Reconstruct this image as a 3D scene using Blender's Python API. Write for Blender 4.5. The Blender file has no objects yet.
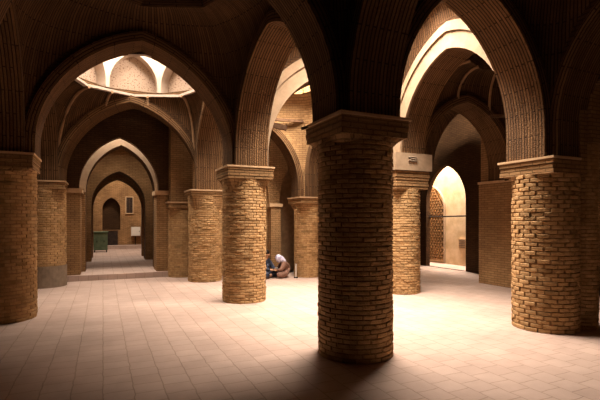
import bpy, math, random
from mathutils import Vector, Matrix

# ------------------------------------------------------------------ camera, world, light, exposure
SC = bpy.context.scene
COL = SC.collection
YAW = math.atan(197 / 430)
cd = bpy.data.cameras.new('camera')
cam = bpy.data.objects.new('camera', cd)
COL.objects.link(cam)
cam.location = (0, 0, 1.63)
cam.rotation_euler = (math.pi / 2, 0, -YAW)
cd.sensor_width = 36
cd.lens = 36 * 430 / 600
cd.shift_y = 20.5 / 600
cd.clip_start = 0.05
SC.camera = cam

W = bpy.data.worlds.new('world')
SC.world = W
W.use_nodes = True
W.node_tree.nodes['Background'].inputs[0].default_value = (1.0, 0.86, 0.7, 1)
W.node_tree.nodes['Background'].inputs[1].default_value = 0.004


def area(name, loc, size, power, color, rot=(0, 0, 0), size_y=None, spread=180):
    l = bpy.data.lights.new(name, 'AREA')
    l.shape = 'RECTANGLE' if size_y else 'DISK'
    l.size = size
    if size_y:
        l.size_y = size_y
    l.energy = power
    l.color = color
    l.spread = math.radians(spread)
    o = bpy.data.objects.new(name, l)
    COL.objects.link(o)
    o.location = loc
    o.rotation_euler = rot
    return o


DAY = (1.0, 0.87, 0.75)
# daylight coming down through the open lantern crowns
area('daylight', (4.45, 6.4, 7.7), 3.0, 2900, DAY)
area('daylight', (0.72, 10.28, 8.2), 3.0, 1000, DAY)
area('daylight', (4.3, 9.9, 6.2), 1.5, 600, DAY)
area('daylight', (0.45, 13.58, 5.0), 2.0, 190, DAY, size_y=0.4)
area('daylight', (0.6, 15.9, 5.2), 0.6, 60, DAY)
area('daylight', (0.9, 21.5, 5.6), 1.2, 300, DAY)
area('daylight', (11.38, 11.8, 4.9), 0.7, 900, DAY, size_y=3.0)

SC.view_settings.view_transform = 'Standard'
SC.view_settings.look = 'None'
SC.view_settings.gamma = 1
SC.view_settings.exposure = 0.0
SC.view_settings.use_curve_mapping = False
SC.cycles.max_bounces = 8
SC.cycles.diffuse_bounces = 6
SC.cycles.use_denoising = True
SC.cycles.sample_clamp_indirect = 6

# ------------------------------------------------------------------ materials
MATS = {}


def nodes_of(name):
    m = bpy.data.materials.new(name)
    m.use_nodes = True
    nt = m.node_tree
    b = nt.nodes['Principled BSDF']
    b.inputs['Specular IOR Level'].default_value = 0.15
    MATS[name] = m
    return m, nt, b


def brick_mat(name, c1, c2, mortar, bw=0.2, rh=0.058, ms=0.008, bump=0.6, rough=0.9, offset=0.5, warp=0.012,
              stain=0.35, smooth=0.25, dist=0.03):
    m, nt, b = nodes_of(name)
    N, L = nt.nodes, nt.links
    uv = N.new('ShaderNodeUVMap')
    geo = N.new('ShaderNodeTexCoord')
    nz = N.new('ShaderNodeTexNoise')
    nz.inputs['Scale'].default_value = 6
    L.new(geo.outputs['Object'], nz.inputs['Vector'])
    sub = N.new('ShaderNodeVectorMath'); sub.operation = 'SUBTRACT'
    sub.inputs[1].default_value = (0.5, 0.5, 0.5)
    L.new(nz.outputs['Color'], sub.inputs[0])
    sc = N.new('ShaderNodeVectorMath'); sc.operation = 'SCALE'
    sc.inputs['Scale'].default_value = warp
    L.new(sub.outputs[0], sc.inputs[0])
    add = N.new('ShaderNodeVectorMath'); add.operation = 'ADD'
    L.new(uv.outputs['UV'], add.inputs[0]); L.new(sc.outputs[0], add.inputs[1])
    br = N.new('ShaderNodeTexBrick')
    br.offset = offset
    br.inputs['Scale'].default_value = 1
    br.inputs['Brick Width'].default_value = bw
    br.inputs['Row Height'].default_value = rh
    br.inputs['Mortar Size'].default_value = ms
    br.inputs['Mortar Smooth'].default_value = smooth
    br.inputs['Color1'].default_value = (*c1, 1)
    br.inputs['Color2'].default_value = (*c2, 1)
    br.inputs['Mortar'].default_value = (*mortar, 1)
    L.new(add.outputs[0], br.inputs['Vector'])
    n2 = N.new('ShaderNodeTexNoise'); n2.inputs['Scale'].default_value = 1.3
    n2.inputs['Detail'].default_value = 6; n2.inputs['Roughness'].default_value = 0.65
    L.new(geo.outputs['Object'], n2.inputs['Vector'])
    r = N.new('ShaderNodeMapRange')
    r.inputs['From Min'].default_value = 0.3; r.inputs['From Max'].default_value = 0.7
    r.inputs['To Min'].default_value = 1 - stain; r.inputs['To Max'].default_value = 1 + stain * 0.4
    L.new(n2.outputs['Fac'], r.inputs['Value'])
    mul = N.new('ShaderNodeVectorMath'); mul.operation = 'SCALE'
    L.new(br.outputs['Color'], mul.inputs[0]); L.new(r.outputs[0], mul.inputs['Scale'])
    L.new(mul.outputs[0], b.inputs['Base Color'])
    n3 = N.new('ShaderNodeTexNoise'); n3.inputs['Scale'].default_value = 45
    L.new(geo.outputs['Object'], n3.inputs['Vector'])
    hm = N.new('ShaderNodeMath'); hm.operation = 'MULTIPLY_ADD'
    hm.inputs[1].default_value = -1.0
    L.new(br.outputs['Fac'], hm.inputs[0])
    h2 = N.new('ShaderNodeMath'); h2.operation = 'MULTIPLY'; h2.inputs[1].default_value = 0.6
    L.new(n3.outputs['Fac'], h2.inputs[0]); L.new(h2.outputs[0], hm.inputs[2])
    bp = N.new('ShaderNodeBump'); bp.inputs['Strength'].default_value = bump
    bp.inputs['Distance'].default_value = dist
    L.new(hm.outputs[0], bp.inputs['Height']); L.new(bp.outputs[0], b.inputs['Normal'])
    b.inputs['Roughness'].default_value = rough
    return m


def noise_mat(name, c1, c2, scale=8, rough=0.85, bump=0.2, contrast=(0.35, 0.65), tint=False):
    m, nt, b = nodes_of(name)
    N, L = nt.nodes, nt.links
    geo = N.new('ShaderNodeTexCoord')
    nz = N.new('ShaderNodeTexNoise'); nz.inputs['Scale'].default_value = scale
    nz.inputs['Detail'].default_value = 6; nz.inputs['Roughness'].default_value = 0.6
    L.new(geo.outputs['Object'], nz.inputs['Vector'])
    cr = N.new('ShaderNodeValToRGB')
    cr.color_ramp.elements[0].position = contrast[0]; cr.color_ramp.elements[0].color = (*c1, 1)
    cr.color_ramp.elements[1].position = contrast[1]; cr.color_ramp.elements[1].color = (*c2, 1)
    L.new(nz.outputs['Fac'], cr.inputs[0])
    out = cr.outputs[0]
    if tint:
        at = N.new('ShaderNodeAttribute'); at.attribute_name = 'tint'
        mul = N.new('ShaderNodeVectorMath'); mul.operation = 'SCALE'
        L.new(out, mul.inputs[0]); L.new(at.outputs['Fac'], mul.inputs['Scale'])
        out = mul.outputs[0]
    L.new(out, b.inputs['Base Color'])
    n3 = N.new('ShaderNodeTexNoise'); n3.inputs['Scale'].default_value = scale * 5
    L.new(geo.outputs['Object'], n3.inputs['Vector'])
    bp = N.new('ShaderNodeBump'); bp.inputs['Strength'].default_value = bump
    bp.inputs['Distance'].default_value = 0.02
    L.new(n3.outputs['Fac'], bp.inputs['Height']); L.new(bp.outputs[0], b.inputs['Normal'])
    b.inputs['Roughness'].default_value = rough
    return m


BR1, BR2, MOR = (0.37, 0.215, 0.095), (0.30, 0.165, 0.07), (0.19, 0.105, 0.046)
M_COL = noise_mat('column_brick', (0.34, 0.195, 0.08), (0.47, 0.29, 0.135), 9, bump=0.5, tint=True)
M_CORE = noise_mat('column_mortar', (0.24, 0.135, 0.058), (0.32, 0.185, 0.083), 7)
M_WALL = brick_mat('wall_brick', BR1, BR2, MOR)
M_SPAN = brick_mat('shade_tinted_brick', (0.085, 0.042, 0.017), (0.062, 0.03, 0.012), (0.04, 0.019, 0.008))  # darker copy of the wall brick, shade put into the colour
M_SOF = brick_mat('soffit_brick', (0.20, 0.105, 0.044), (0.135, 0.068, 0.028), (0.045, 0.022, 0.009), bw=0.7, rh=0.048, ms=0.009, bump=1.0, dist=0.05)  # colour lowered to deepen the shade under the arches
M_VAULT = brick_mat('vault_brick', (0.13, 0.066, 0.027), (0.085, 0.042, 0.017), (0.03, 0.014, 0.006), bw=0.8, rh=0.055, bump=0.9, dist=0.04)  # colour lowered to paint in the gloom overhead
M_FLOOR = brick_mat('floor_paver', (0.455, 0.33, 0.265), (0.42, 0.30, 0.24), (0.31, 0.215, 0.165), bw=0.24, rh=0.27, ms=0.007,
                    bump=0.25, warp=0.035, stain=0.18, rough=0.75, smooth=0.4, dist=0.012)
M_PLAST = noise_mat('pale_plaster', (0.25, 0.17, 0.105), (0.33, 0.23, 0.145), 4)
M_LIME = noise_mat('white_lime', (0.46, 0.36, 0.28), (0.54, 0.43, 0.34), 5)
M_STIP = noise_mat('stippled_lime', (0.12, 0.06, 0.03), (0.40, 0.29, 0.21), 26, contrast=(0.36, 0.46))
M_RIB = noise_mat('rib_brick', (0.24, 0.14, 0.07), (0.32, 0.19, 0.10), 8)
M_GREY = noise_mat('grey_render', (0.17, 0.125, 0.085), (0.25, 0.18, 0.125), 6)
M_SLAB = noise_mat('capital_slab', (0.44, 0.28, 0.15), (0.55, 0.37, 0.21), 6)
M_WOOD = noise_mat('old_wood', (0.07, 0.035, 0.018), (0.13, 0.07, 0.035), 12)
M_DARK = noise_mat('dark_paint', (0.02, 0.013, 0.01), (0.04, 0.025, 0.018), 8)


def flat(name, c, rough=0.8):
    m, nt, b = nodes_of(name)
    b.inputs['Base Color'].default_value = (*c, 1)
    b.inputs['Roughness'].default_value = rough
    return m


# ------------------------------------------------------------------ mesh helpers
class G:
    def __init__(s):
        s.v, s.f, s.uv, s.t = [], [], [], []
        s.tint = 1.0

    def face(s, pts, uvs=None):
        i = len(s.v)
        s.v += [tuple(p) for p in pts]
        s.f.append(tuple(range(i, i + len(pts))))
        if uvs is None:
            a, b, c = Vector(pts[0]), Vector(pts[1]), Vector(pts[2])
            n = (b - a).cross(c - a)
            if n.length > 1e-12:
                n.normalize()
            if abs(n.z) > 0.8:
                uvs = [(p[1], p[0]) for p in pts]
            else:
                h = Vector((-n.y, n.x, 0))
                h = h.normalized() if h.length > 1e-6 else Vector((1, 0, 0))
                uvs = [(p[0] * h.x + p[1] * h.y, p[2]) for p in pts]
        s.uv += list(uvs)
        s.t += [s.tint] * len(pts)

    def box(s, x0, x1, y0, y1, z0, z1):
        p = [(x0, y0, z0), (x1, y0, z0), (x1, y1, z0), (x0, y1, z0), (x0, y0, z1), (x1, y0, z1), (x1, y1, z1), (x0, y1, z1)]
        for q in ((0, 1, 5, 4), (1, 2, 6, 5), (2, 3, 7, 6), (3, 0, 4, 7), (4, 5, 6, 7), (3, 2, 1, 0)):
            s.face([p[k] for k in q])

    def prism(s, ring, z0, z1, ring2=None):
        r2 = ring2 or ring
        n = len(ring)
        for i in range(n):
            j = (i + 1) % n
            s.face([(*ring[i], z0), (*ring[j], z0), (*r2[j], z1), (*r2[i], z1)])
        s.face([(*p, z1) for p in r2])
        s.face([(*p, z0) for p in reversed(ring)])

    def tube(s, pts, r, n=8):
        rings = []
        for k, p in enumerate(pts):
            p = Vector(p)
            d = Vector(pts[min(k + 1, len(pts) - 1)]) - Vector(pts[max(k - 1, 0)])
            d.normalize()
            a = d.orthogonal().normalized() if abs(d.z) > 0.9 else d.cross(Vector((0, 0, 1))).normalized()
            b = d.cross(a)
            rr = r[k] if isinstance(r, (list, tuple)) else r
            rings.append([p + a * rr * math.cos(2 * math.pi * i / n) + b * rr * math.sin(2 * math.pi * i / n) for i in range(n)])
        for k in range(len(rings) - 1):
            for i in range(n):
                j = (i + 1) % n
                s.face([rings[k][i], rings[k][j], rings[k + 1][j], rings[k + 1][i]])
        s.face(list(reversed(rings[0]))); s.face(rings[-1])

    def build(s, name, mat, parent=None, weld=False, smooth=False, bevel=0):
        me = bpy.data.meshes.new(name)
        me.from_pydata(s.v, [], s.f)
        ul = me.uv_layers.new(name='UVMap')
        for i, u in enumerate(s.uv):
            ul.data[i].uv = u
        at = me.attributes.new('tint', 'FLOAT', 'CORNER')
        at.data.foreach_set('value', s.t)
        me.materials.append(mat)
        o = bpy.data.objects.new(name, me)
        COL.objects.link(o)
        if weld or smooth:
            import bmesh
            bm = bmesh.new(); bm.from_mesh(me)
            bmesh.ops.remove_doubles(bm, verts=bm.verts, dist=1e-4)
            bm.to_mesh(me); bm.free()
        if smooth:
            for p in me.polygons:
                p.use_smooth = True
        if bevel:
            md = o.modifiers.new('bevel', 'BEVEL'); md.width = bevel; md.segments = 2
        if parent:
            o.parent = parent
            o.matrix_parent_inverse = Matrix.Translation(-Vector(parent.location))
        return o


def thing(name, label, cat, loc=(0, 0, 0), group=None):
    o = bpy.data.objects.new(name, None)
    COL.objects.link(o)
    o.location = loc
    o.empty_display_size = 0.1
    o['label'] = label; o['category'] = cat
    if group:
        o['group'] = group
    return o


def tag(o, label, cat, group=None):
    o['label'] = label; o['category'] = cat
    if group:
        o['group'] = group
    return o


def struct(name, g, mat, **k):
    o = g.build(name, mat, **k)
    o['kind'] = 'structure'
    return o


# ------------------------------------------------------------------ the grid of supports
# node: x, y, shaft radius, capital bottom, capital top
NODE = {
    'a0': (-1.40, 0.75, 0.46, 2.46, 2.72), 'b0': (2.80, 0.70, 0.46, 2.46, 2.72), 'c0': (6.25, 0.60, 0.46, 2.46, 2.72),
    'a1': (-1.46, 4.75, 0.46, 2.52, 2.76), 'b1': (2.84, 4.56, 0.46, 2.60, 2.84), 'c1': (6.16, 4.43, 0.46, 2.30, 2.54),
    'a2': (-1.49, 8.53, 0.47, 2.46, 2.72), 'b2': (2.64, 8.51, 0.445, 2.45, 2.70), 'c2': (6.20, 8.02, 0.45, 2.32, 3.10),
    'a3': (-1.31, 12.39, 0.47, 2.40, 2.60), 'b3': (2.53, 11.74, 0.45, 2.28, 2.44), 'c3': (5.50, 11.40, 0.43, 2.12, 2.30),
    'd1': (9.80, 4.20, 0.45, 2.40, 2.64), 'd2': (9.75, 7.60, 0.5, 2.40, 2.60), 'd3': (9.9, 11.2, 0.4, 2.40, 2.60),
    'w1': (-5.4, 4.85, 0.46, 2.46, 2.72), 'w2': (-5.4, 8.55, 0.46, 2.46, 2.72), 'w3': (-5.3, 12.4, 0.46, 2.46, 2.72),
}

# ------------------------------------------------------------------ setting: floor, outer walls
g = G(); g.face([(-7, -3, 0), (17, -3, 0), (17, 13.5, 0), (-7, 13.5, 0)])
g.face([(-7, 13.5, 0), (-7, -3, 0), (-7, -3, -0.1), (-7, 13.5, -0.1)])
struct('floor', g, M_FLOOR)
g = G(); g.box(-7.0, -6.6, -3, 15, 0, 7.6); struct('wall_left', g, M_SPAN)
g = G(); g.box(-7, 11.5, -3.4, -3.0, 0, 7.6); struct('wall_front', g, M_SPAN)


def arch_z(s, a, h, zs, k=None):
    """height of a pointed four-centred arch at offset s from its middle"""
    u = min(1.0, abs(s) / a)
    if k is not None:
        return zs + h * ((1 - k) * math.sqrt(1 - u * u) + k * (1 - u))
    R = (h * h + a * a) / (2 * a)
    z2 = math.sqrt(max(0.0, R * R - (u * a + R - a) ** 2))
    return zs + z2


def curve_pts(a, h, zs, n=14, k=None):
    """points of the pointed arch from the left springing to the right one"""
    if k is not None:
        left = [(-a * math.cos(math.pi / 2 * i / n), arch_z(a * math.cos(math.pi / 2 * i / n), a, h, zs, k)) for i in range(n + 1)]
        return left + [(-x, z) for x, z in reversed(left[:-1])]
    R = (h * h + a * a) / (2 * a)
    th = math.asin(min(1, h / R))
    left = []
    for i in range(n + 1):
        t = th * i / n
        left.append((-(R * math.cos(t) - (R - a)), zs + R * math.sin(t)))
    left[-1] = (0, zs + h)
    return left + [(-x, z) for x, z in reversed(left[:-1])]


LEG = 0.43     # arch springs this far from the centre of its column
TH = 0.29      # half thickness of an arch
ARCH = {}


def arch(p, q, label, apex=4.75, spring=2.95, top=5.5, rim=0.16, rim_m=None, leg0=LEG, leg1=LEG, th=TH, z0=None, z1=None,
         proj=0.045, k=None, face=None):
    P, Q = Vector(NODE[p][:2]), Vector(NODE[q][:2])
    L = (Q - P).length
    d = (Q - P) / L
    n = Vector((-d.y, d.x))
    z0 = NODE[p][4] if z0 is None else z0
    z1 = NODE[q][4] if z1 is None else z1
    a = (L - leg0 - leg1) / 2
    mid = leg0 + a
    ARCH[(p, q)] = ARCH[(q, p)] = dict(a=a, h=apex - spring, zs=spring, L=L, mid=mid, p=p, k=k)
    cur = [(mid + x, z) for x, z in curve_pts(a, apex - spring, spring, 14, k)]
    low = min(z0, z1)
    inn = [(leg0, z0)] + cur + [(L - leg1, z1)]

    def at(s, z, o):
        v = P + d * s + n * o
        return (v.x, v.y, z)
    t = thing('brick_arch', label, 'arch', at(L / 2, low, 0))
    gb = G()
    for o in (-th, th):
        S0, S1 = th - 0.012, L - th + 0.012
        pairs = [((leg0, z0), (S0, z0)), (cur[0], (S0, cur[0][1])), (cur[0], (S0, top))]
        pairs += [(c, (c[0], top)) for c in cur]
        pairs += [(cur[-1], (S1, top)), (cur[-1], (S1, cur[-1][1])), ((L - leg1, z1), (S1, z1))]
        for (i0, o0), (i1, o1) in zip(pairs, pairs[1:]):
            pts = []
            for c in (i0, i1, o1, o0):
                if not pts or c != pts[-1]:
                    pts.append(c)
            if pts[0] == pts[-1]:
                pts.pop()
            if len(pts) > 2:
                if o > 0:
                    pts.reverse()
                gb.face([at(s, z, o) for s, z in pts], [(s, z) for s, z in pts])
    gb.face([at(S0, top, -th), at(S1, top, -th), at(S1, top, th), at(S0, top, th)])
    for s0, s1, zz in ((S0, leg0, z0), (L - leg1, S1, z1)):
        gb.face([at(s0, zz, -th), at(s0, zz, th), at(s1, zz, th), at(s1, zz, -th)])
    gb.build('spandrel', face or M_SPAN, t)  # shade-dark brick by default, lighter face brick on lit spandrels
    gs = G()
    acc = 0
    for (s0, a0), (s1, a1) in zip(inn, inn[1:]):
        dl = math.hypot(s1 - s0, a1 - a0)
        gs.face([at(s0, a0, -th), at(s0, a0, th), at(s1, a1, th), at(s1, a1, -th)],
                [(acc, -th), (acc, th), (acc + dl, th), (acc + dl, -th)])
        acc += dl
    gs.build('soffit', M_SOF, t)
    # raised rim moulding following the arch on both faces
    cx = [(s - mid, z) for s, z in cur]
    for side, o in (('l', -1), ('r', 1)):
        w = rim[0 if o < 0 else 1] if isinstance(rim, tuple) else rim
        mt = (rim_m[0 if o < 0 else 1] if isinstance(rim_m, tuple) else rim_m) or M_SOF
        if w <= 0:
            continue
        gr = G()
        ka = (a + w) / a
        kz = (apex - spring + w * 1.1) / (apex - spring)
        out = [(mid + x * ka, spring + (z - spring) * kz) for x, z in cx]
        i_all = [(leg0, z0 + .001)] + cur + [(L - leg1, z1 + .001)]
        o_all = [(leg0 - w, z0 + .001)] + out + [(L - leg1 + w, z1 + .001)]
        o_all = [(min(max(s, th * 0.9), L - th * 0.9), z) for s, z in o_all]
        e0, e1 = o * (th - 0.002), o * (th + proj)
        acc = 0
        for j in range(len(i_all) - 1):
            A, B, C, D = i_all[j], i_all[j + 1], o_all[j + 1], o_all[j]
            dl = math.hypot(B[0] - A[0], B[1] - A[1])
            gr.face([at(*A, e1), at(*B, e1), at(*C, e1), at(*D, e1)], [(acc, 0), (acc + dl, 0), (acc + dl, w), (acc, w)])
            gr.face([at(*A, e0), at(*B, e0), at(*B, e1), at(*A, e1)], [(acc, 0), (acc + dl, 0), (acc + dl, proj), (acc, proj)])
            gr.face([at(*D, e1), at(*C, e1), at(*C, e0), at(*D, e0)], [(acc, 0), (acc + dl, 0), (acc + dl, proj), (acc, proj)])
            acc += dl
        gr.build('rim_moulding', mt, t)
        if w > 0.35:   # a slim second order line on the wide pale band
            g2 = G()
            k0, k1 = w * 0.62, w * 0.74
            def off(ww):
                kk = (a + ww) / a; kk2 = (apex - spring + ww * 1.1) / (apex - spring)
                return [(min(max(mid + x * kk, th), L - th), spring + (z - spring) * kk2) for x, z in cx]
            r0, r1 = off(k0), off(k1)
            f0, f1 = o * (th + proj - 0.002), o * (th + proj + 0.035)
            for j in range(len(r0) - 1):
                A, B, C, D = r0[j], r0[j + 1], r1[j + 1], r1[j]
                g2.face([at(*A, f1), at(*B, f1), at(*C, f1), at(*D, f1)])
                g2.face([at(*A, f0), at(*B, f0), at(*B, f1), at(*A, f1)])
                g2.face([at(*D, f1), at(*C, f1), at(*C, f0), at(*D, f0)])
            g2.build('fillet', mt, t)
    return t


# ------------------------------------------------------------------ columns
def brick_shaft(cx, cy, r, h, seed, z0=0.0, rh=0.055, bw=0.165, relief=0.015, gap=0.018):
    rnd = random.Random(seed)
    gc = G()
    n = 32
    ring = [(cx + (r - relief) * math.cos(2 * math.pi * i / n), cy + (r - relief) * math.sin(2 * math.pi * i / n)) for i in range(n)]
    gc.prism(ring, z0, h)
    gbk = G()
    nb = max(6, round(2 * math.pi * r / bw))
    rows = int((h - z0) / rh)
    rh = (h - z0) / rows
    for j in range(rows):
        za = z0 + j * rh + 0.004
        zb = z0 + (j + 1) * rh - 0.004
        off = (0.5 if j % 2 else 0) + rnd.uniform(-0.06, 0.06)
        for i in range(nb):
            gbk.tint = rnd.uniform(0.82, 1.1) if rnd.random() > .06 else rnd.uniform(.6, .8)
            gg = gap * (1.0 if rnd.random() < 0.6 else 0.4)
            t0 = 2 * math.pi * (i + off) / nb + gg / r / 2
            t1 = 2 * math.pi * (i + 1 + off) / nb - gg / r / 2
            ro = r + rnd.uniform(-0.007, 0.007)
            dz = rnd.uniform(-0.003, 0.003)
            zA, zB = max(z0, za + dz), min(h, zb + dz)
            rb = ro - 0.006
            m = 3
            P = []
            for k in range(m + 1):
                a = t0 + (t1 - t0) * k / m
                c, s_ = math.cos(a), math.sin(a)
                P.append([(cx + q * c, cy + q * s_, z) for q, z in ((r - relief - .004, zA), (rb, zA), (ro, zA + .008), (ro, zB - .008), (rb, zB), (r - relief - .004, zB))])
            for k in range(m):
                for w in range(5):
                    gbk.face([P[k][w], P[k + 1][w], P[k + 1][w + 1], P[k][w + 1]])
            gbk.face(P[0][::-1]); gbk.face(P[-1])
    return gc, gbk


EAST = None   # set while building the right pier, whose capital stops against the wall


def sq(cx, cy, h, ang=0.0):
    c, s_ = math.cos(ang), math.sin(ang)
    e = EAST if EAST is not None else h
    return [(cx + x * c - y * s_, cy + x * s_ + y * c) for x, y in ((-h, -h), (e, -h), (e, h), (-h, h))]


def column(key, label, cap_h=0.455, corbel=0.0, base=0.0, ang=0.0, double=False, seed=1, slab=True, pier=True):
    x, y, r, zb, zt = NODE[key]
    t = thing('brick_column', label, 'column', (x, y, 0))
    gc, gb = brick_shaft(x, y, r, zb + 0.01, seed, z0=base if base else 0.0, **(dict(relief=0.028, gap=0.032, rh=0.062, bw=0.18) if key == 'c1' else {}))
    gc.build('shaft', M_CORE, t)
    gb.build('brick_facing', M_COL, t)
    if base:
        g = G(); n = 40
        g.prism([(x + (r + .012) * math.cos(2 * math.pi * i / n), y + (r + .012) * math.sin(2 * math.pi * i / n)) for i in range(n)], 0, base)
        o = g.build('base', M_GREY, t); o['label'] = 'grey rendered band round the foot'
    # capital: courses of brick under a thin slab
    g = G()
    rnd = random.Random(seed + 50)
    body = [(zb, zt - (0.03 if slab else 0), cap_h)]
    if double:
        m = zb + (zt - zb) * 0.52
        body = [(zb, m - 0.01, cap_h - 0.03), (m, zt, cap_h + 0.03)]
    for bi, (b0, b1, hh) in enumerate(body):
        if bi:
            g2 = G(); g2.prism(sq(x, y, hh, ang), b0, b1); o = g2.build('impost_block', M_PLAST, t, bevel=0.012); o['label'] = 'smooth pale upper block'
            g2 = G(); pts = [(x - .05 + .11 * math.sin(2 * a), y - hh - .015, (b0 + b1) / 2 + .06 + .045 * math.sin(a)) for a in [2 * math.pi * k / 30 for k in range(31)]]
            g2.tube(pts, 0.014, 6); g2.build('carved_knot', M_GREY, t)
            continue
        nrow = max(2, round((b1 - b0) / 0.062))
        for j in range(nrow):
            a0 = b0 + (b1 - b0) * j / nrow; a1 = b0 + (b1 - b0) * (j + 1) / nrow
            e = hh + rnd.uniform(-0.008, 0.008) + (0.004 * j)
            g.prism(sq(x, y, e, ang), a0 + 0.004, a1 - 0.004)
        g.prism(sq(x, y, hh - 0.03, ang), b0, b1)
    cap = g.build('capital', M_WALL, t)
    if slab and not double:
        g = G(); g.prism(sq(x, y, cap_h + 0.03, ang), zt - 0.032, zt)
        o = g.build('cap_slab', M_SLAB, t)
    if pier:
        g = G(); g.prism(sq(x, y, TH - 0.006, ang), zt, 5.5); g.build('pier', M_WALL, t)
    if corbel:
        g = G(); n = 48
        for i in range(n):
            q = []
            for k in (i, i + 1):
                a = 2 * math.pi * k / n
                m = max(abs(math.cos(a - ang)), abs(math.sin(a - ang)))
                hs = (cap_h - 0.02)
                R = min(hs / m, hs * 1.36)
                low = zb - 0.03 - corbel * max(0, (abs(math.sin(2 * (a - ang))))) ** 1.5
                q.append(((x + R * math.cos(a), y + R * math.sin(a), zb + .002), (x + (r + .004) * math.cos(a), y + (r + .004) * math.sin(a), low), a))
            g.face([q[0][1], q[1][1], q[1][0], q[0][0]], [(q[0][2] * r, q[0][1][2]), (q[1][2] * r, q[1][1][2]), (q[1][2] * r, zb), (q[0][2] * r, zb)])
        g.build('corbel', M_WALL, t)
    return t


column('b1', 'thick dark brick column in the foreground, nearest to the camera, its capital corner pointing forward', corbel=0.05, seed=1)
EAST = 0.14
column('c1', 'rough brick column at far right, lit on its left side, beside a slim half column', cap_h=0.44, seed=2)
EAST = None
column('b2', 'bright evenly lit brick column left of centre with square capital, standing alone on the floor', corbel=0.16, seed=3)
column('a2', 'brick column cut off by the left edge of the photo, with dark square capital', corbel=0.05, seed=4)
column('b3', 'brick column with triangular corbels behind and left of the bright lone column', corbel=0.34, seed=5)
column('a3', 'far left brick column with a grey rendered foot, behind the column at the edge', corbel=0.30, base=0.52, seed=6)
column('c2', 'brick column with a two-tier block capital just right of the foreground column', cap_h=0.47, double=True, seed=7, slab=False)
column('c3', 'brick column right of the seated people, under a thin projecting capital', corbel=0.2, seed=8)
for i, (k, lab) in enumerate((('a1', 'brick column outside the left edge carrying the arches over the camera'),
                              ('d1', 'brick column hidden behind the right foreground column'))):
    column(k, lab, seed=20 + i)
NODE['e3'] = (2.12, 12.95, 0.40, 2.0, 2.16)
column('e3', 'short brick column beside the corridor step, with a low thin capital', cap_h=0.44, corbel=0.1, seed=11, pier=False)
g = G(); g.box(1.75, 2.49, 12.6, 13.3, 2.161, 4.6); struct('wall_pier', g, M_WALL)

# slim half column leaning against the right pier
t = thing('half_column', 'slim brick half column at the right edge, attached behind the rough column', 'column', (6.68, 4.20, 0))
gc, gb = brick_shaft(6.68, 4.20, 0.22, 2.78, 33)
gc.build('shaft', M_CORE, t); gb.build('brick_facing', M_COL, t)
g = G(); g.box(6.30, 6.46, 3.98, 4.60, 2.31, 3.6); g.box(6.46, 8.6, 3.93, 4.60, 2.78, 3.6); g.build('wall_block', M_WALL, t)

# ------------------------------------------------------------------ arches
PL = M_PLAST
arch('a2', 'b2', 'wide dark pointed arch spanning from left edge column to bright lone column', apex=4.86, leg0=0.48, leg1=0.34, k=0.20, top=5.0)
arch('b1', 'b2', 'tall pointed arch between the foreground column and the bright lone column, striped soffit', apex=4.80)
arch('b1', 'c1', 'big pointed arch between the foreground column and the rough right column', apex=4.80)
arch('b2', 'c2', 'sunlit pale banded arch seen between foreground column and bright lone column', apex=4.75, rim=(0.46, 0.16), rim_m=(PL, None))
arch('c1', 'c2', 'sunlit pale banded arch seen right of the foreground column, leading to the dark vault', apex=4.85, rim=(0.16, 0.46), rim_m=(None, PL), k=0.12, leg0=0.33)
arch('a1', 'b1', 'arch crossing overhead from the foreground column to the left', apex=4.8)
arch('a1', 'a2', 'dark arch leg rising at the top left corner above the edge column', apex=4.8)
arch('a2', 'a3', 'narrow looking side arch between the two leftmost columns', apex=4.62, top=4.79)
arch('b2', 'b3', 'side arch between the bright lone column and the corbelled column behind it', apex=4.62, top=4.79)
arch('a3', 'b3', 'pointed arch under the octagonal skylight, opening to the corridor', apex=4.64, spring=2.75, k=0.2, leg0=0.40, leg1=0.22, top=4.79)
arch('b3', 'c3', 'curved brick arch springing left from the column by the seated people', apex=4.35, spring=2.6, face=M_WALL)
arch('c2', 'c3', 'arch between the two-tier column and the column by the seated people', apex=4.5, z0=3.10, face=M_WALL)
arch('c2', 'd2', 'dark arch leading toward the bright doorway', apex=4.4, leg1=0.8)
arch('c1', 'd1', 'dark arch right of the rough column', apex=4.6, face=M_WALL)
arch('d1', 'd2', 'dark arch at the back of the right hand vaulted bay', apex=4.5)
arch('a0', 'a1', 'arch overhead left of the camera', apex=4.8)
arch('b0', 'b1', 'arch overhead right of the camera reaching the foreground column', apex=4.8)
arch('c0', 'c1', 'arch running from the rough right column toward the viewer', apex=4.8)
arch('a0', 'b0', 'arch directly above the camera', apex=4.8)
arch('b0', 'c0', 'arch above and right of the camera', apex=4.8)
arch('w2', 'a2', 'arch leaving the left edge column to the left', apex=4.7)
arch('w1', 'a1', 'arch left of the camera outside the frame', apex=4.7)
arch('w3', 'a3', 'arch running left from the grey footed column', apex=4.6)
for i, (k, lab) in enumerate((('a0', 'brick column behind the camera on the left'), ('b0', 'brick column beside the camera on the right'),
                              ('c0', 'brick column far right outside the frame'), ('w1', 'brick column of the western row, nearest the entrance'),
                              ('w2', 'brick column of the western row, middle one'), ('w3', 'brick column of the western row, furthest one'))):
    column(k, lab, seed=40 + i)


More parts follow.
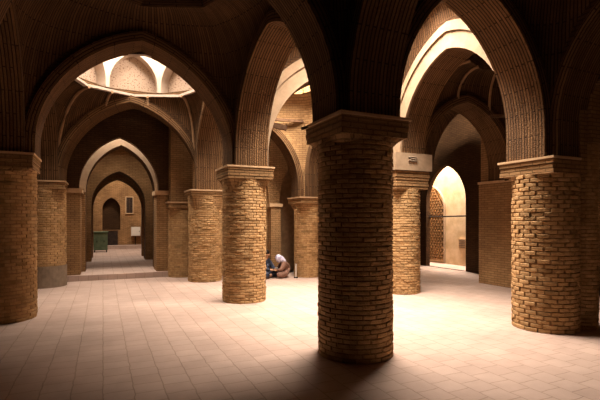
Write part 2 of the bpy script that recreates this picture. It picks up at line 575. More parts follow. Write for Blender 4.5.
# ------------------------------------------------------------------ vaults
def side_boundary(p, q, inset, n, off):
    """points on the inner face of the arch p-q as seen from the bay, from p to q"""
    A = ARCH.get((p, q))
    P, Q = Vector(NODE[p][:2]), Vector(NODE[q][:2])
    L = (Q - P).length; d = (Q - P) / L; nn = Vector((-d.y, d.x))
    res = []
    for i in range(n + 1):
        s = inset + (L - 2 * inset) * i / n
        if A:
            ss = s if A['p'] == p else A['L'] - s
            a = A['a'] + off
            z = arch_z(ss - A['mid'], a, A['h'] + off * 1.1, A['zs'], A['k'])
        else:
            z = arch_z(s - L / 2, L / 2 - 0.43, 1.75, 2.95) + off
        z = max(z, 2.9)
        v = P + d * s + nn * inset
        res.append((v.x, v.y, z))
    return res


def vault(keys, rim_z, R, offs=(0.14,) * 4, closed=True, rot=0.0, top=None, label=None, centre=None, ribs=False, mat=None):
    """keys counter-clockwise (inside on the left)"""
    n = 20
    bnd = []
    for i in range(4):
        bnd += side_boundary(keys[i], keys[(i + 1) % 4], TH - 0.01, n, offs[i])[:-1]
    cx = sum(NODE[k][0] for k in keys) / 4; cy = sum(NODE[k][1] for k in keys) / 4
    if centre:
        cx, cy = centre
    oct_ = [(cx + R * math.cos(rot + math.pi / 4 * i), cy + R * math.sin(rot + math.pi / 4 * i)) for i in range(8)]

    def rimpt(a):
        a = (a - rot) % (2 * math.pi)
        k = int(a / (math.pi / 4)) % 8
        p, q = oct_[k], oct_[(k + 1) % 8]
        am = a - k * math.pi / 4 - math.pi / 8
        rr = R * math.cos(math.pi / 8) / math.cos(am)
        return (cx + rr * math.cos(a + rot), cy + rr * math.sin(a + rot))
    N = len(bnd); K = 10
    rows = []
    for k in range(K + 1):
        t = k / K
        row = []
        for b in bnd:
            a = math.atan2(b[1] - cy, b[0] - cx)
            rp = rimpt(a)
            w = 1 - math.cos(t * math.pi / 2); v = math.sin(t * math.pi / 2)
            row.append((b[0] + (rp[0] - b[0]) * w, b[1] + (rp[1] - b[1]) * w, b[2] + (rim_z - b[2]) * v))
        rows.append(row)
    g = G()
    peri = [0]
    for i in range(N):
        j = (i + 1) % N
        peri.append(peri[-1] + math.hypot(bnd[j][0] - bnd[i][0], bnd[j][1] - bnd[i][1]))
    for k in range(K):
        for i in range(N):
            j = (i + 1) % N
            v0, v1 = rows[k][i][2], rows[k + 1][i][2]
            v2, v3 = rows[k + 1][j][2], rows[k][j][2]
            # courses run up the vault, like the striped brickwork of the hall
            g.face([rows[k][j], rows[k][i], rows[k + 1][i], rows[k + 1][j]],
                   [(v3, peri[i + 1]), (v0, peri[i]), (v1, peri[i]), (v2, peri[i + 1])] if not mat else
                   [(peri[i + 1], v3), (peri[i], v0), (peri[i], v1), (peri[i + 1], v2)])
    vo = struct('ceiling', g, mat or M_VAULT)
    if ribs:
        for c in range(4):
            for dlt in (0, -7, 7):
                i = (c * n + dlt) % N
                gr = G()
                path = []
                for k in range(K + 1):
                    p_ = rows[k][i]
                    dx, dy = cx - p_[0], cy - p_[1]
                    dd = math.hypot(dx, dy) or 1
                    path.append((p_[0] + dx / dd * .03, p_[1] + dy / dd * .03, p_[2] - .02))
                gr.tube(path, 0.035, 6)
                gr.build('vault_rib', M_RIB, vo)
    if closed:
        g = G()
        H = (top or rim_z + 0.7) - rim_z
        M = 6
        for i in range(8):
            p, q = oct_[i], oct_[(i + 1) % 8]
            for m in range(M):
                t0, t1 = m / M, (m + 1) / M
                f = lambda t: 1 - (1 - math.cos(t * math.pi / 2))
                def pt(c, t):
                    r_ = math.cos(t * math.pi / 2)
                    return (cx + (c[0] - cx) * r_, cy + (c[1] - cy) * r_, rim_z + H * math.sin(t * math.pi / 2))
                A, B, C, D = pt(p, t0), pt(q, t0), pt(q, t1), pt(p, t1)
                if m == M - 1:
                    g.face([B, A, D], [(0.5, t0 * 1.5), (0, t0 * 1.5), (0.25, t1 * 1.5)])
                else:
                    g.face([B, A, D, C], [(0.9, t0 * 1.5), (0, t0 * 1.5), (0, t1 * 1.5), (0.9, t1 * 1.5)])
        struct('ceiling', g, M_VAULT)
    return cx, cy


def pointed_panel(g, P, d, n, w, z0, z1, na, zs, ap, th=0.0, steps=8):
    """a flat wall panel (origin P, direction d, width w) with a pointed opening half width na"""
    mid = w / 2
    cur = [(mid + x, z) for x, z in curve_pts(na, ap - zs, zs, steps)]

    def at(s, z, o=0):
        v = P + d * s + n * o
        return (v.x, v.y, z)
    pairs = [((mid - na, z0), (0, z0)), (cur[0], (0, zs)), (cur[0], (0, z1))] + [(c, (c[0], z1)) for c in cur] + \
            [(cur[-1], (w, z1)), (cur[-1], (w, zs)), ((mid + na, z0), (w, z0))]
    for (i0, o0), (i1, o1) in zip(pairs, pairs[1:]):
        pts = []
        for c in (i0, i1, o1, o0):
            if not pts or c != pts[-1]:
                pts.append(c)
        if pts[0] == pts[-1]:
            pts.pop()
        if len(pts) > 2:
            g.face([at(*c) for c in pts], pts)
    if th:
        inn = [(mid - na, z0)] + cur + [(mid + na, z0)]
        for A, B in zip(inn, inn[1:]):
            g.face([at(*A), at(*B), at(*B, th), at(*A, th)])


def lantern(cx, cy, z, R, H, label, rot=0.0, back=None):
    t = thing('roof_lantern', label, 'skylight', (cx, cy, z))
    # pale rim
    def ring(R_, rt=rot):
        return [(cx + R_ * math.cos(rt + math.pi / 4 * i), cy + R_ * math.sin(rt + math.pi / 4 * i)) for i in range(8)]
    g = G()
    a, b = ring(R - 0.02), ring(R + 0.09)
    for i in range(8):
        j = (i + 1) % 8
        g.face([(*a[j], z - .01), (*a[i], z - .01), (*a[i], z + .05), (*a[j], z + .05)])
        g.face([(*a[i], z - .01), (*a[j], z - .01), (*b[j], z - .01), (*b[i], z - .01)])
        g.face([(*a[i], z + .05), (*b[i], z + .05), (*b[j], z + .05), (*a[j], z + .05)])
    o = g.build('rim', M_LIME, t); o['label'] = 'white octagonal rim'
    # dark recessed ledge course
    R2 = R + 0.12
    rr = rot + math.pi / 8
    g = G()
    a, b = ring(R2 + 0.05, rr), ring(R2 + 0.05, rr)
    for i in range(8):
        j = (i + 1) % 8
        g.face([(*a[j], z + .05), (*a[i], z + .05), (*a[i], z + .16), (*a[j], z + .16)])
    g.build('ledge', M_SOF, t)
    # drum: eight panels with pointed niches
    vs = ring(R2, rr)
    for i in range(8):
        P, Q = Vector(vs[i]), Vector(vs[(i + 1) % 8])
        w = (Q - P).length; d = (Q - P) / w
        n = Vector((d.y, -d.x))   # outward
        na = w / 2 - 0.05
        zs = z + 0.16 + H * 0.10
        g = G(); pointed_panel(g, P, d, n, w, z + 0.16, z + H, na, zs, z + H * 0.72, th=0.3)
        o = g.build('niche_frame', M_LIME, t); o['label'] = 'white ribbed frame round one niche'
        g = G()
        P2, Q2 = P + n * 0.3 - d * .1, Q + n * 0.3 + d * .1
        g.face([(Q2.x, Q2.y, z + .05), (P2.x, P2.y, z + .05), (P2.x, P2.y, z + H), (Q2.x, Q2.y, z + H)])
        g.build('niche_back', M_STIP, t)
    return t


CC = vault(('b1', 'c1', 'c2', 'b2'), 5.75, 1.30, offs=(0.14, 0.42, 0.42, 0.14), closed=False)
lantern(CC[0], CC[1], 5.75, 1.30, 0.85, 'octagonal roof lantern over the bright bay behind the foreground column')
DC = vault(('a2', 'b2', 'b3', 'a3'), 4.81, 1.50, offs=(0.12, 0.12, 0.10, 0.12), closed=False, centre=(0.72, 10.28), ribs=True)
lantern(DC[0], DC[1], 4.81, 1.50, 1.55, 'sunlit octagonal roof lantern with white rim and pointed niches, above the left arch')
vault(('a1', 'b1', 'b2', 'a2'), 5.35, 1.35, top=6.0)
vault(('a0', 'b0', 'b1', 'a1'), 5.35, 1.35, top=6.0)
vault(('b0', 'c0', 'c1', 'b1'), 5.35, 1.25, top=6.0)
vault(('c1', 'd1', 'd2', 'c2'), 5.1, 1.2, top=5.7, ribs=True)
FC = vault(('b2', 'c2', 'c3', 'b3'), 5.05, 0.9, closed=False, mat=M_WALL)  # lighter brick on this vault paints in the light of the bay
vault(('w1', 'a1', 'a2', 'w2'), 5.2, 1.3, top=6.0)
vault(('w2', 'a2', 'a3', 'w3'), 5.2, 1.3, top=6.0)
vault(('c2', 'd2', 'd3', 'c3'), 4.9, 1.1, top=5.5)
g = G(); g.box(-7, 11.5, -3.4, 12, 7.4, 7.6)

# ------------------------------------------------------------------ back parts: corridor
def wall_with_arch(name, x0, x1, y, th, z0, z1, c, half, spring, apex, mat=M_WALL, rim=None, soff=None):
    g = G()
    for yy, flip in ((y, 0), (y + th, 1)):
        P = Vector((x0, yy))
        # panel of uneven sides: build with the opening centre c
        mid = c - x0; w = x1 - x0
        cur = [(mid + x, z) for x, z in curve_pts(half, apex - spring, spring, 12)]
        pairs = [((mid - half, z0), (0, z0)), (cur[0], (0, spring)), (cur[0], (0, z1))] + [(q, (q[0], z1)) for q in cur] + \
                [(cur[-1], (w, z1)), (cur[-1], (w, spring)), ((mid + half, z0), (w, z0))]
        for (i0, o0), (i1, o1) in zip(pairs, pairs[1:]):
            pts = []
            for q in (i0, i1, o1, o0):
                if not pts or q != pts[-1]:
                    pts.append(q)
            if pts[0] == pts[-1]:
                pts.pop()
            if len(pts) > 2:
                g.face([(x0 + s, yy, z) for s, z in pts], pts)
    for xx in (x0, x1):
        g.face([(xx, y, z0), (xx, y + th, z0), (xx, y + th, z1), (xx, y, z1)])
    g.face([(x0, y, z1), (x1, y, z1), (x1, y + th, z1), (x0, y + th, z1)])
    w_ = struct(name, g, mat)
    inn = [(c - half, z0)] + [(c + x, z) for x, z in curve_pts(half, apex - spring, spring, 12)] + [(c + half, z0)]
    g = G(); acc = 0
    for A, B in zip(inn, inn[1:]):
        dl = math.hypot(B[0] - A[0], B[1] - A[1])
        g.face([(A[0], y, A[1]), (B[0], y, B[1]), (B[0], y + th, B[1]), (A[0], y + th, A[1])],
               [(acc, 0), (acc + dl, 0), (acc + dl, th), (acc, th)])
        acc += dl
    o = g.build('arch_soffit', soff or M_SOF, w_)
    if rim:
        g = G()
        k = (half + rim) / half; kz = (apex - spring + rim) / (apex - spring)
        ci = [(x, z) for x, z in curve_pts(half, apex - spring, spring, 12)]
        co = [(x * k, spring + (z - spring) * kz) for x, z in ci]
        for j in range(len(ci) - 1):
            A, B, C, D = ci[j], ci[j + 1], co[j + 1], co[j]
            g.face([(c + q[0], y - .04, q[1]) for q in (A, B, C, D)])
            g.face([(c + A[0], y - .04, A[1]), (c + B[0], y - .04, B[1]), (c + B[0], y, B[1]), (c + A[0], y, A[1])])
            g.face([(c + D[0], y - .04, D[1]), (c + C[0], y - .04, C[1]), (c + C[0], y, C[1]), (c + D[0], y, D[1])])
        g.build('arch_rim', M_PLAST, w_)
    return w_


# raised corridor floor with its step
g = G(); g.box(-2.6, 3.2, 12.95, 26, -0.05, 0.15)
struct('floor', g, M_FLOOR)
wall_with_arch('wall_corridor', -2.2, 2.9, 13.05, 0.25, 2.51, 5.2, 0.44, 1.03, 2.52, 3.97, mat=M_SPAN)
wall_with_arch('wall_corridor', -4.5, 4.2, 13.9, 0.7, 0.15, 5.8, 0.50, 0.96, 2.45, 3.88, rim=0.22)
wall_with_arch('wall_corridor', -2.6, 3.2, 17.2, 0.8, 0.15, 4.6, 0.54, 0.92, 2.2, 3.45)
wall_with_arch('wall_corridor', -2.6, 3.2, 19.0, 0.4, 0.15, 4.6, 0.56, 0.92, 2.1, 3.3)
# projecting jamb piers with small impost caps at the lit arch
for x0, x1, lab in ((-1.15, -0.56, 'brick pier at the left of the corridor entrance, above the step'),
                    (1.42, 1.95, 'brick pier at the right of the corridor entrance, above the step')):
    t = thing('corridor_pier', lab, 'pier', ((x0 + x1) / 2, 13.7, 0.15))
    g = G(); g.box(x0, x1, 13.12, 13.895, 0.15, 2.38); g.build('shaft', M_WALL, t)
    g = G(); g.box(x0 - .05, x1 + .05, 13.06, 13.895, 2.38, 2.5); g.build('impost', M_SLAB, t)
g = G(); g.box(-2.2, -1.2, 13.05, 13.3, 0.15, 2.5); struct('wall_left', g, M_WALL)
g = G(); g.box(2.55, 2.9, 13.05, 13.3, 0.15, 2.5); struct('wall_right', g, M_WALL)
# side walls of the corridor
g = G(); g.box(-1.0, -0.6, 14.6, 17.2, 0.15, 4.6); g.box(-1.1, -0.5, 18.0, 19.0, .15, 4.6); struct('wall_left', g, M_WALL)
g = G(); g.box(1.75, 2.1, 14.6, 17.2, 0.15, 4.6); g.box(1.7, 2.2, 18.0, 19.0, .15, 4.6); struct('wall_right', g, M_WALL)
g = G(); g.box(-0.95, -0.55, 19.4, 25, 0.15, 6); struct('wall_left', g, M_WALL)
g = G(); g.box(2.9, 3.3, 19.4, 25, 0.15, 6); struct('wall_right', g, M_WALL)
# short passage vaults
for (y0, y1, z) in ((14.6, 15.4, 4.6), (16.4, 17.2, 4.6), (18.0, 19.0, 4.6)):
    g = G(); g.box(-2.6, 3.2, y0, y1, z, z + .25); struct('ceiling', g, M_VAULT)
g = G(); g.box(-1.9, 3.3, 19.4, 20.6, 5.6, 5.8); g.box(-1.9, 3.3, 22.4, 25.4, 5.6, 5.8); struct('ceiling', g, M_VAULT)
g = G(); g.box(-2.0, 3.2, 12.3, 12.5, 4.9, 6.2); struct('ceiling', g, M_VAULT)

# end wall with a blind niche, a small window and a doorway
def wall_openings(name, x0, x1, y, th, z0, z1, opens, mat, along='x'):
    """a wall pierced by pointed or square openings: (c, half, zb, spring, apex, depth, backmat)"""
    g = G()
    tr = (lambda x, yy, z: (x, yy, z)) if along == 'x' else (lambda x, yy, z: (yy, x, z))
    xs = [x0]
    for o in sorted(opens):
        c, hf, zb, sp, ap = o[:5]
        xs += [c - hf, c + hf]
    xs.append(x1)
    for k in range(0, len(xs), 2):
        for yy in (y, y + th):
            g.face([tr(xs[k], yy, z0), tr(xs[k + 1], yy, z0), tr(xs[k + 1], yy, z1), tr(xs[k], yy, z1)],
                   [(xs[k], z0), (xs[k + 1], z0), (xs[k + 1], z1), (xs[k], z1)])
    w_ = None
    kids = []
    for o in sorted(opens):
        c, hf, zb, sp, ap, dp, bm_ = o
        cur = [(c + x, z) for x, z in curve_pts(hf, ap - sp, sp, 10, 0.18)] if ap > sp else [(c - hf, sp), (c + hf, sp)]
        faces_y = (y,) if bm_ else (y, y + th)
        for yy in faces_y:
            for A, B in zip(cur, cur[1:]):
                g.face([tr(A[0], yy, A[1]), tr(B[0], yy, B[1]), tr(B[0], yy, z1), tr(A[0], yy, z1)], [A, B, (B[0], z1), (A[0], z1)])
            if zb > z0:
                g.face([tr(c - hf, yy, z0), tr(c + hf, yy, z0), tr(c + hf, yy, zb), tr(c - hf, yy, zb)],
                       [(c - hf, z0), (c + hf, z0), (c + hf, zb), (c - hf, zb)])
        d = dp if bm_ else th
        inn = [(c - hf, zb)] + cur + [(c + hf, zb), (c - hf, zb)]
        for A, B in zip(inn, inn[1:]):
            if A != B:
                g.face([tr(A[0], y, A[1]), tr(B[0], y, B[1]), tr(B[0], y + d, B[1]), tr(A[0], y + d, A[1])])
        if bm_:
            gb = G()
            gb.face([tr(c - hf - .01, y + d, zb - .01), tr(c + hf + .01, y + d, zb - .01), tr(c + hf + .01, y + d, ap + .01), tr(c - hf - .01, y + d, ap + .01)])
            kids.append((gb, bm_))
            g.face([tr(c - hf, y + th, z0), tr(c + hf, y + th, z0), tr(c + hf, y + th, z1), tr(c - hf, y + th, z1)])
    g.face([tr(x0, y, z1), tr(x1, y, z1), tr(x1, y + th, z1), tr(x0, y + th, z1)])
    w_ = struct(name, g, mat)
    for gb, m_ in kids:
        gb.build('recess_back', m_, w_)
    return w_


M_ENDW = brick_mat('worn_brick', (0.42, 0.23, 0.10), (0.30, 0.16, 0.065), (0.20, 0.11, 0.05), stain=0.5)
wall_openings('wall_back', -1.0, 3.4, 25.0, 0.9, 0.15, 6.0,
              [(0.41, 0.44, 1.12, 2.25, 2.85, 0.6, M_SPAN)], M_ENDW)
g = G(); g.box(-0.55, 2.9, 24.2, 25.0, 0.15, 0.32); struct('floor', g, M_FLOOR)
M_GREEN = noise_mat('green_paint', (0.10, 0.16, 0.10), (0.16, 0.22, 0.14), 5)
M_WHITE = flat('white_enamel', (0.62, 0.56, 0.48), 0.5)
t = thing('wooden_door', 'small dark low door under the blind niche of the far end wall', 'door', (0.37, 24.97, 0.32))
g = G(); g.box(0.04, 0.70, 24.93, 24.99, 0.32, 1.06); g.build('leaf', M_DARK, t)
g = G()
for a, b, c, d in ((0.0, 0.04, 0.32, 1.10), (0.70, 0.74, 0.32, 1.10), (0.04, 0.70, 1.06, 1.10)):
    g.box(a, b, 24.90, 24.99, c, d)
g.build('frame', M_WOOD, t)
t = thing('wall_grille', 'small dark barred window high on the far end wall right of the niche', 'window', (1.3, 24.95, 2.03))
g = G(); g.box(1.14, 1.46, 24.96, 24.99, 2.03, 2.88); g.build('dark_opening', M_DARK, t)
g = G()
for a, b, c, d in ((1.10, 1.14, 1.99, 2.92), (1.46, 1.50, 1.99, 2.92), (1.14, 1.46, 2.88, 2.92), (1.14, 1.46, 1.99, 2.03)):
    g.box(a, b, 24.90, 24.99, c, d)
g.build('frame', M_SLAB, t)
g = G()
for k in range(3):
    g.box(1.21 + .08 * k, 1.225 + .08 * k, 24.93, 24.945, 2.03, 2.88)
g.build('bars', M_WOOD, t)
t = thing('electrical_cabinet', 'white metal box fixed on the right of the far end wall', 'cabinet', (1.6, 24.85, 0.8))
g = G(); g.box(1.38, 1.84, 24.72, 24.99, 0.80, 1.28); g.build('body', M_WHITE, t, bevel=0.01)
g = G(); g.box(1.40, 1.82, 24.70, 24.72, 0.82, 1.26); g.build('door', M_WHITE, t)
g = G(); g.box(1.77, 1.79, 24.675, 24.70, 1.0, 1.08); g.build('latch', M_DARK, t)
g = G(); g.box(1.58, 1.62, 24.95, 24.99, 0.32, 0.80); g.build('conduit', M_DARK, t)
t = thing('green_cupboard', 'low green cupboard standing at the left end of the corridor', 'cupboard', (-0.1, 22.2, 0.15))
g = G(); g.box(-0.40, 0.20, 22.05, 22.5, 0.25, 1.08); g.build('body', M_GREEN, t)
for x in (-0.39, -0.09):
    g = G(); g.box(x, x + 0.28, 22.02, 22.05, 0.28, 1.02); d = g.build('door', M_GREEN, t)
    g = G(); g.box(x + 0.12, x + 0.15, 22.0, 22.02, 0.62, 0.70); k = g.build('knob', M_DARK, d)
for x in (-0.38, 0.13):
    for y in (22.07, 22.43):
        g = G(); g.box(x, x + .05, y, y + .05, 0.15, 0.25); g.build('leg', M_DARK, t)
g = G(); g.box(-0.43, 0.23, 22.0, 22.53, 1.08, 1.11); g.build('top', M_GREEN, t)
# daylit window in the left wall of the far room
M_LIT = flat('lit_pane', (0.8, 0.75, 0.65)); b_ = M_LIT.node_tree.nodes['Principled BSDF']
b_.inputs['Emission Color'].default_value = (1, 0.8, 0.6, 1); b_.inputs['Emission Strength'].default_value = 1.2
g = G(); g.box(-0.56, -0.53, 22.7, 24.0, 1.5, 2.9); w_ = struct('window_1', g, M_LIT)
g = G()
for a, b, c, d in ((22.62, 22.7, 1.42, 2.98), (24.0, 24.08, 1.42, 2.98), (22.7, 24.0, 1.42, 1.5), (22.7, 24.0, 2.9, 2.98), (23.32, 23.38, 1.5, 2.9)):
    g.box(-0.56, -0.49, a, b, c, d)
g.build('window_frame', M_WOOD, w_)

# ------------------------------------------------------------------ back wall behind the seated people, right hand walls
g = G(); g.box(7.4, 10.6, 12.45, 12.95, 0, 5.6); struct('wall_back', g, M_SPAN)  # same back wall continued, its shade painted by the darker brick
wall_openings('wall_back', 2.8, 7.4, 12.45, 0.5, 0, 5.6, [(5.42, 0.42, 0.0, 2.12, 3.35, 0.45, M_RIB), (4.2, 0.45, 0.0, 2.1, 3.5, 0.12, M_WALL)], M_WALL)
t = thing('wall_pilaster', 'brick pilaster on the back wall just left of the dark opening behind the people', 'pilaster', (4.82, 12.4, 0))
g = G(); g.box(4.66, 4.98, 12.3, 12.445, 0, 2.05); g.build('shaft', M_WALL, t)
g = G(); g.box(4.60, 5.04, 12.25, 12.445, 2.05, 2.15); g.build('impost', M_SLAB, t)
# east wall with the bright pointed doorway
wall_openings('wall_right', 8.3, 12.45, 10.55, 0.16, 0, 5.6, [(11.22, 0.92, 0.0, 2.3, 3.50, 0.4, None)], M_SPAN, along='y')  # darker brick paints the shade around the doorway
g = G(); g.box(8.95, 10.99, 6.7, 8.29, 0, 2.62); g.box(9.0, 10.99, 6.72, 8.27, 2.62, 5.6); struct('wall_pier', g, M_WALL)
g = G(); g.box(8.93, 9.00, 6.68, 8.31, 2.57, 2.63); g.build('impost', M_SLAB, bpy.data.objects['wall_pier.001'] if 'wall_pier.001' in bpy.data.objects else None)
g = G(); g.box(10.6, 11.0, -3, 6.7, 0, 5.6); struct('wall_right', g, M_WALL)
# small open court beyond the doorway
M_COURT = noise_mat('court_plaster', (0.50, 0.36, 0.21), (0.66, 0.50, 0.32), 3)
g = G(); g.box(11.75, 12.1, 8.8, 14.6, 0, 4.8); g.box(11.0, 12.1, 8.6, 8.8, 0, 4.8); g.box(11.0, 12.1, 14.6, 14.8, 0, 4.8)
struct('wall_court', g, M_COURT)
g = G(); g.box(10.6, 11.0, 12.5, 14.6, 0, 4.8); struct('wall_court', g, M_COURT)

# pierced brick lattice in a pointed recess of the court wall
t = thing('brick_lattice', 'pierced diamond brick lattice seen through the left side of the bright doorway', 'lattice screen', (11.7, 13.2, 0.1))
hw, c, sp, ap = 0.62, 13.12, 2.1, 2.95
g = G()
rnd = random.Random(5)
rows = 26
for j in range(rows):
    z = 0.12 + j * 0.108
    for i in range(9):
        y = c - hw + (i + (0.5 if j % 2 else 0)) * 0.145
        lim = hw if z < sp else hw * max(0, 1 - ((z - sp) / (ap - sp)) ** 1.3)
        if abs(y + .05 - c) < lim:
            g.box(11.66, 11.75, y, y + 0.10, z, z + 0.066)
            g.box(11.68, 11.75, y + .03, y + .07, z + 0.066, z + 0.108)
g.build('lattice_bricks', M_WALL, t)
g = G()
cur = [(c + x, z) for x, z in curve_pts(hw, ap - sp, sp, 10)]
cin = [(c - hw, 0.02)] + cur + [(c + hw, 0.02)]
g.tube([(11.72, y, z) for y, z in cin], 0.045, 6)
g.build('surround', M_PLAST, t)
t = thing('wall_vent', 'small square grey vent low on the sunlit wall beyond the doorway', 'vent', (11.74, 11.7, 0.7))
g = G(); g.box(11.70, 11.75, 11.42, 11.76, 0.62, 0.98); g.build('frame', M_SLAB, t)
g = G()
for k in range(5):
    g.box(11.685, 11.70, 11.45, 11.73, 0.66 + .06 * k, 0.69 + .06 * k)
g.build('louvres', M_GREY, t)
t = thing('tie_bar', 'dark horizontal bar crossing the bright doorway at chest height', 'bar', (10.7, 11.22, 1.74))
g = G(); g.tube([(10.7, 10.25, 1.78), (10.7, 12.18, 1.76)], 0.022, 8); g.build('rod', M_DARK, t)
for y in (10.31, 12.13):
    g = G(); g.box(10.66, 10.74, y - .012, y + .012, 1.72, 1.82); g.build('end_plate', M_DARK, t)

# thin cord hanging from the dark vault
g = G(); g.tube([(8.05, 6.6, 5.3), (8.05, 6.61, 4.6), (8.05, 6.6, 4.05)], 0.012, 6)
tag(g.build('hanging_cord', M_PLAST), 'pale cord hanging down from the dark vault right of centre', 'cord')

# old timber ends
def beam(label, a, b, s=0.05):
    g = G(); A, B = Vector(a), Vector(b); d = (B - A).normalized()
    n = d.cross(Vector((0, 0, 1))).normalized() * s; u = n.cross(d).normalized() * s
    r0 = [A + n + u, A - n + u, A - n - u, A + n - u]; r1 = [p + (B - A) for p in r0]
    for i in range(4):
        j = (i + 1) % 4; g.face([r0[i], r0[j], r1[j], r1[i]])
    g.face(r0[::-1]); g.face(r1)
    return tag(g.build('timber_tie', M_WOOD), label, 'beam')


beam('short dark timber end poking from the pale arch just right of the bright lone column', (3.02, 8.30, 3.62), (3.42, 8.12, 3.52), 0.05)
beam('thin dark timber tie crossing high under the sunlit arch left of the foreground column', (3.3, 11.2, 4.42), (5.3, 10.95, 4.42), 0.035)
beam('thin timber stick projecting left from the foreground column capital', (2.30, 4.98, 2.80), (2.50, 4.80, 2.86), 0.014)
beam('dark timber tie across the vault beyond the right hand pale arch', (8.0, 7.1, 4.0), (9.3, 6.2, 4.0), 0.03)

# ------------------------------------------------------------------ the people sitting on the floor
M_SKIN = flat('skin', (0.45, 0.25, 0.15), 0.6)
M_SCARF = noise_mat('lavender_cotton', (0.42, 0.38, 0.52), (0.72, 0.68, 0.80), 14, contrast=(0.45, 0.55))
M_COAT = noise_mat('brown_cloth', (0.16, 0.085, 0.06), (0.25, 0.14, 0.10), 10)
M_NAVY = noise_mat('navy_cloth', (0.02, 0.025, 0.045), (0.06, 0.07, 0.10), 10)
M_BLUE = noise_mat('blue_shawl', (0.10, 0.14, 0.24), (0.34, 0.38, 0.48), 16, contrast=(0.48, 0.54))
M_HAIR = flat('black_hair', (0.015, 0.01, 0.008), 0.6)
M_PAPER = flat('paper', (0.7, 0.66, 0.58), 0.7)
M_BOOK = flat('book_cover', (0.10, 0.035, 0.02), 0.6)


def skinned(name, chains, mat, parent, loc, ang, sub=2):
    """chains: list of [(x,y,z,r),...]; a chain may start from an index of an earlier joint"""
    verts, edges, rad = [], [], []
    for ch in chains:
        prev = None
        for p in ch:
            if isinstance(p, int):
                prev = p; continue
            verts.append(p[:3]); rad.append(p[3])
            if prev is not None:
                edges.append((prev, len(verts) - 1))
            prev = len(verts) - 1
    me = bpy.data.meshes.new(name)
    me.from_pydata(verts, edges, [])
    me.materials.append(mat)
    o = bpy.data.objects.new(name, me); COL.objects.link(o)
    sm = o.modifiers.new('skin', 'SKIN')
    sv = me.skin_vertices or None
    if not me.skin_vertices:
        me.attributes  # layer made by the modifier
    if len(me.skin_vertices) == 0:
        import bmesh
        bm = bmesh.new(); bm.from_mesh(me); bm.verts.layers.skin.verify(); bm.to_mesh(me); bm.free()
    for i, r in enumerate(rad):
        me.skin_vertices[0].data[i].radius = (r, r)
    me.skin_vertices[0].data[0].use_root = True
    ss = o.modifiers.new('sub', 'SUBSURF'); ss.levels = sub; ss.render_levels = sub
    sm.use_smooth_shade = True
    o.parent = parent
    return o


def ellipsoid(name, c, r, mat, parent, tilt=0.0, n=20, m=14, cut=None):
    g = G()
    for j in range(m):
        for i in range(n):
            q = []
            for ii, jj in ((i, j), (i + 1, j), (i + 1, j + 1), (i, j + 1)):
                a, b = 2 * math.pi * ii / n, math.pi * jj / m
                x, y, z = r[0] * math.cos(a) * math.sin(b), r[1] * math.sin(a) * math.sin(b), -r[2] * math.cos(b)
                x, z = x * math.cos(tilt) + z * math.sin(tilt), -x * math.sin(tilt) + z * math.cos(tilt)
                q.append((c[0] + x, c[1] + y, c[2] + z))
            if cut and cut(q):
                continue
            g.face(q)
    o = g.build(name, mat, None, weld=True, smooth=True)
    o.parent = parent
    return o


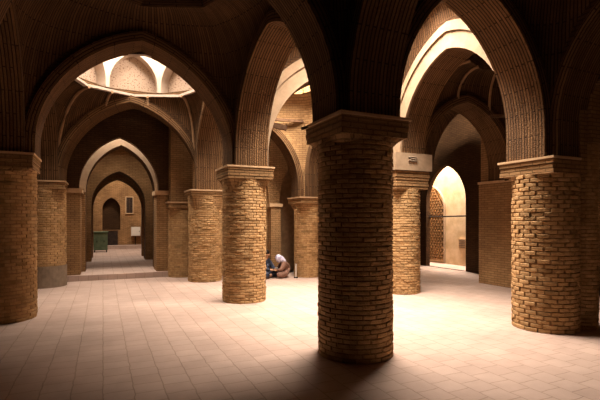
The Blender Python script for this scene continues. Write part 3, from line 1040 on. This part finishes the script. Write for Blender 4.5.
def sitter(label, loc, ang, cloth, scarf, lean=1.0, hair=None):
    t = thing('person', label, 'person', loc)
    t.rotation_euler = (0, 0, ang)
    hx, hz = 0.10 + 0.20 * lean, 0.70 - 0.14 * lean
    cx, cz = 0.04 + 0.09 * lean, 0.50 - 0.05 * lean
    # continuous body
    ch = [[(0, 0, .13, .13), (.02, 0, .28, .12), (cx, 0, cz - .06, .13), (cx + .04, 0, cz + .03, .07), (hx - .04, 0, hz - .10, .05), (hx, 0, hz - .02, .085), (hx + .01, 0, hz + .05, .075)]]
    for sg in (1, -1):
        ch.append([0, (.08, .14 * sg, .11, .095), (.34, .30 * sg, .13, .065), (.20, .06 * sg, .065, .045), (.22, -.06 * sg, .05, .035)])
    for sg in (1, -1):
        k = 7 + 8 + (0 if sg == 1 else 14)
        ch.append([2, (cx + .01, .17 * sg, cz - .02, .06), (cx + .12, .23 * sg, cz - .20, .045), (.36, .09 * sg, .24, .028), (.40, .07 * sg, .235, .026)])
    body = skinned('body', ch, M_SKIN, t, loc, ang)
    body.name = 'body'
    # separate finger chains growing out of each palm
    for sg in (1, -1):
        for f in range(4):
            y0 = .05 * sg + .017 * (f - 1.5)
            ln = (.055, .068, .072, .058)[f]
            fo = skinned('finger', [[(.405, y0, .237, .009), (.405 + ln * .6, y0, .236, .0085), (.405 + ln, y0, .218, .007)]], M_SKIN, t, loc, ang, 1)
        skinned('thumb', [[(.38, .03 * sg, .245, .010), (.41, .01 * sg, .262, .009), (.435, .008 * sg, .262, .007)]], M_SKIN, t, loc, ang, 1)
    # robe: thicker skin over the torso, arms and folded legs
    ch = [[(-.01, 0, .14, .17), (.01, 0, .29, .155), (cx - .01, 0, cz - .06, .165), (cx + .03, 0, cz + .025, .09)]]
    for sg in (1, -1):
        ch.append([0, (.09, .15 * sg, .115, .115), (.36, .31 * sg, .12, .085), (.20, .08 * sg, .075, .07)])
    for sg in (1, -1):
        ch.append([2, (cx, .18 * sg, cz - .025, .085), (cx + .12, .245 * sg, cz - .20, .065), (.33, .10 * sg, .24, .05)])
    skinned('robe', ch, cloth, t, loc, ang)
    # face
    g = G(); f = hx + .075
    ellipsoid('nose', (f + .012, 0, hz - .01), (.018, .011, .02), M_SKIN, t, n=8, m=6)
    for sg in (1, -1):
        ellipsoid('eye', (f, .03 * sg, hz + .012), (.008, .012, .006), M_HAIR, t, n=8, m=6)
    ellipsoid('mouth', (f + .002, 0, hz - .045), (.006, .02, .006), M_COAT, t, n=8, m=6)
    if scarf:
        ellipsoid('headscarf', (hx - .02, 0, hz + .01), (.115, .105, .135), scarf, t, tilt=0.4)
        ellipsoid('scarf_fall', ((hx + cx) / 2 - .03, 0, (hz + cz) / 2 + .03), (.10, .135, .19), scarf, t, tilt=0.75)
    if hair:
        ellipsoid('hair', (hx - .018, 0, hz + .035), (.095, .09, .09), hair, t, tilt=0.3)
    return t


LEFT = math.pi - math.atan2(.416, .909)    # turned to the left of the picture
w1 = sitter('woman in a lavender headscarf and brown robe sitting bent forward on the floor', (4.80, 11.38, 0), LEFT + 0.25, M_COAT, M_SCARF, 0.85)
w1.scale = (0.92,) * 3
m1 = sitter('person in dark blue clothes sitting low, half hidden by the bright column', (4.16, 11.62, 0), LEFT + math.pi - 0.5, M_NAVY, None, 0.15, M_HAIR)
m1.scale = (1.0,) * 3
o = ellipsoid('shawl', (-0.02, 0, .36), (.19, .22, .17), M_BLUE, m1)
t = thing('book', 'open dark book on the lap of the woman in the headscarf', 'book', (4.45, 11.44, 0.24))
t.rotation_euler = (0, 0, LEFT)
for sg in (1, -1):
    g = G()
    g.face([(-.09, 0, 0), (.09, 0, 0), (.09, .13 * sg, .03), (-.09, .13 * sg, .03)])
    g.face([(-.09, 0, -.014), (.09, 0, -.014), (.09, .13 * sg, .016), (-.09, .13 * sg, .016)])
    for a, b in (((-.09, 0), (-.09, .13)), ((.09, 0), (.09, .13))):
        g.face([(a[0], 0, -.014), (b[0], .13 * sg, .016), (b[0], .13 * sg, .03), (a[0], 0, 0)])
    o = g.build('cover', M_BOOK, None); o.parent = t
    g = G(); g.face([(-.08, 0.003 * sg, .006), (.08, 0.003 * sg, .006), (.08, .12 * sg, .036), (-.08, .12 * sg, .036)])
    o = g.build('page', M_PAPER, None); o.parent = t
# white post and a dark bag by the opening
t = thing('white_post', 'short white post standing at the foot of the column right of the seated woman', 'post', (4.98, 11.15, 0))
g = G(); g.tube([(4.98, 11.15, 0.03), (4.98, 11.15, 0.40)], 0.022, 10); g.build('rod', M_WHITE, t)
g = G(); g.tube([(4.98, 11.15, 0), (4.98, 11.15, 0.03)], 0.06, 14); g.build('foot', M_DARK, t)
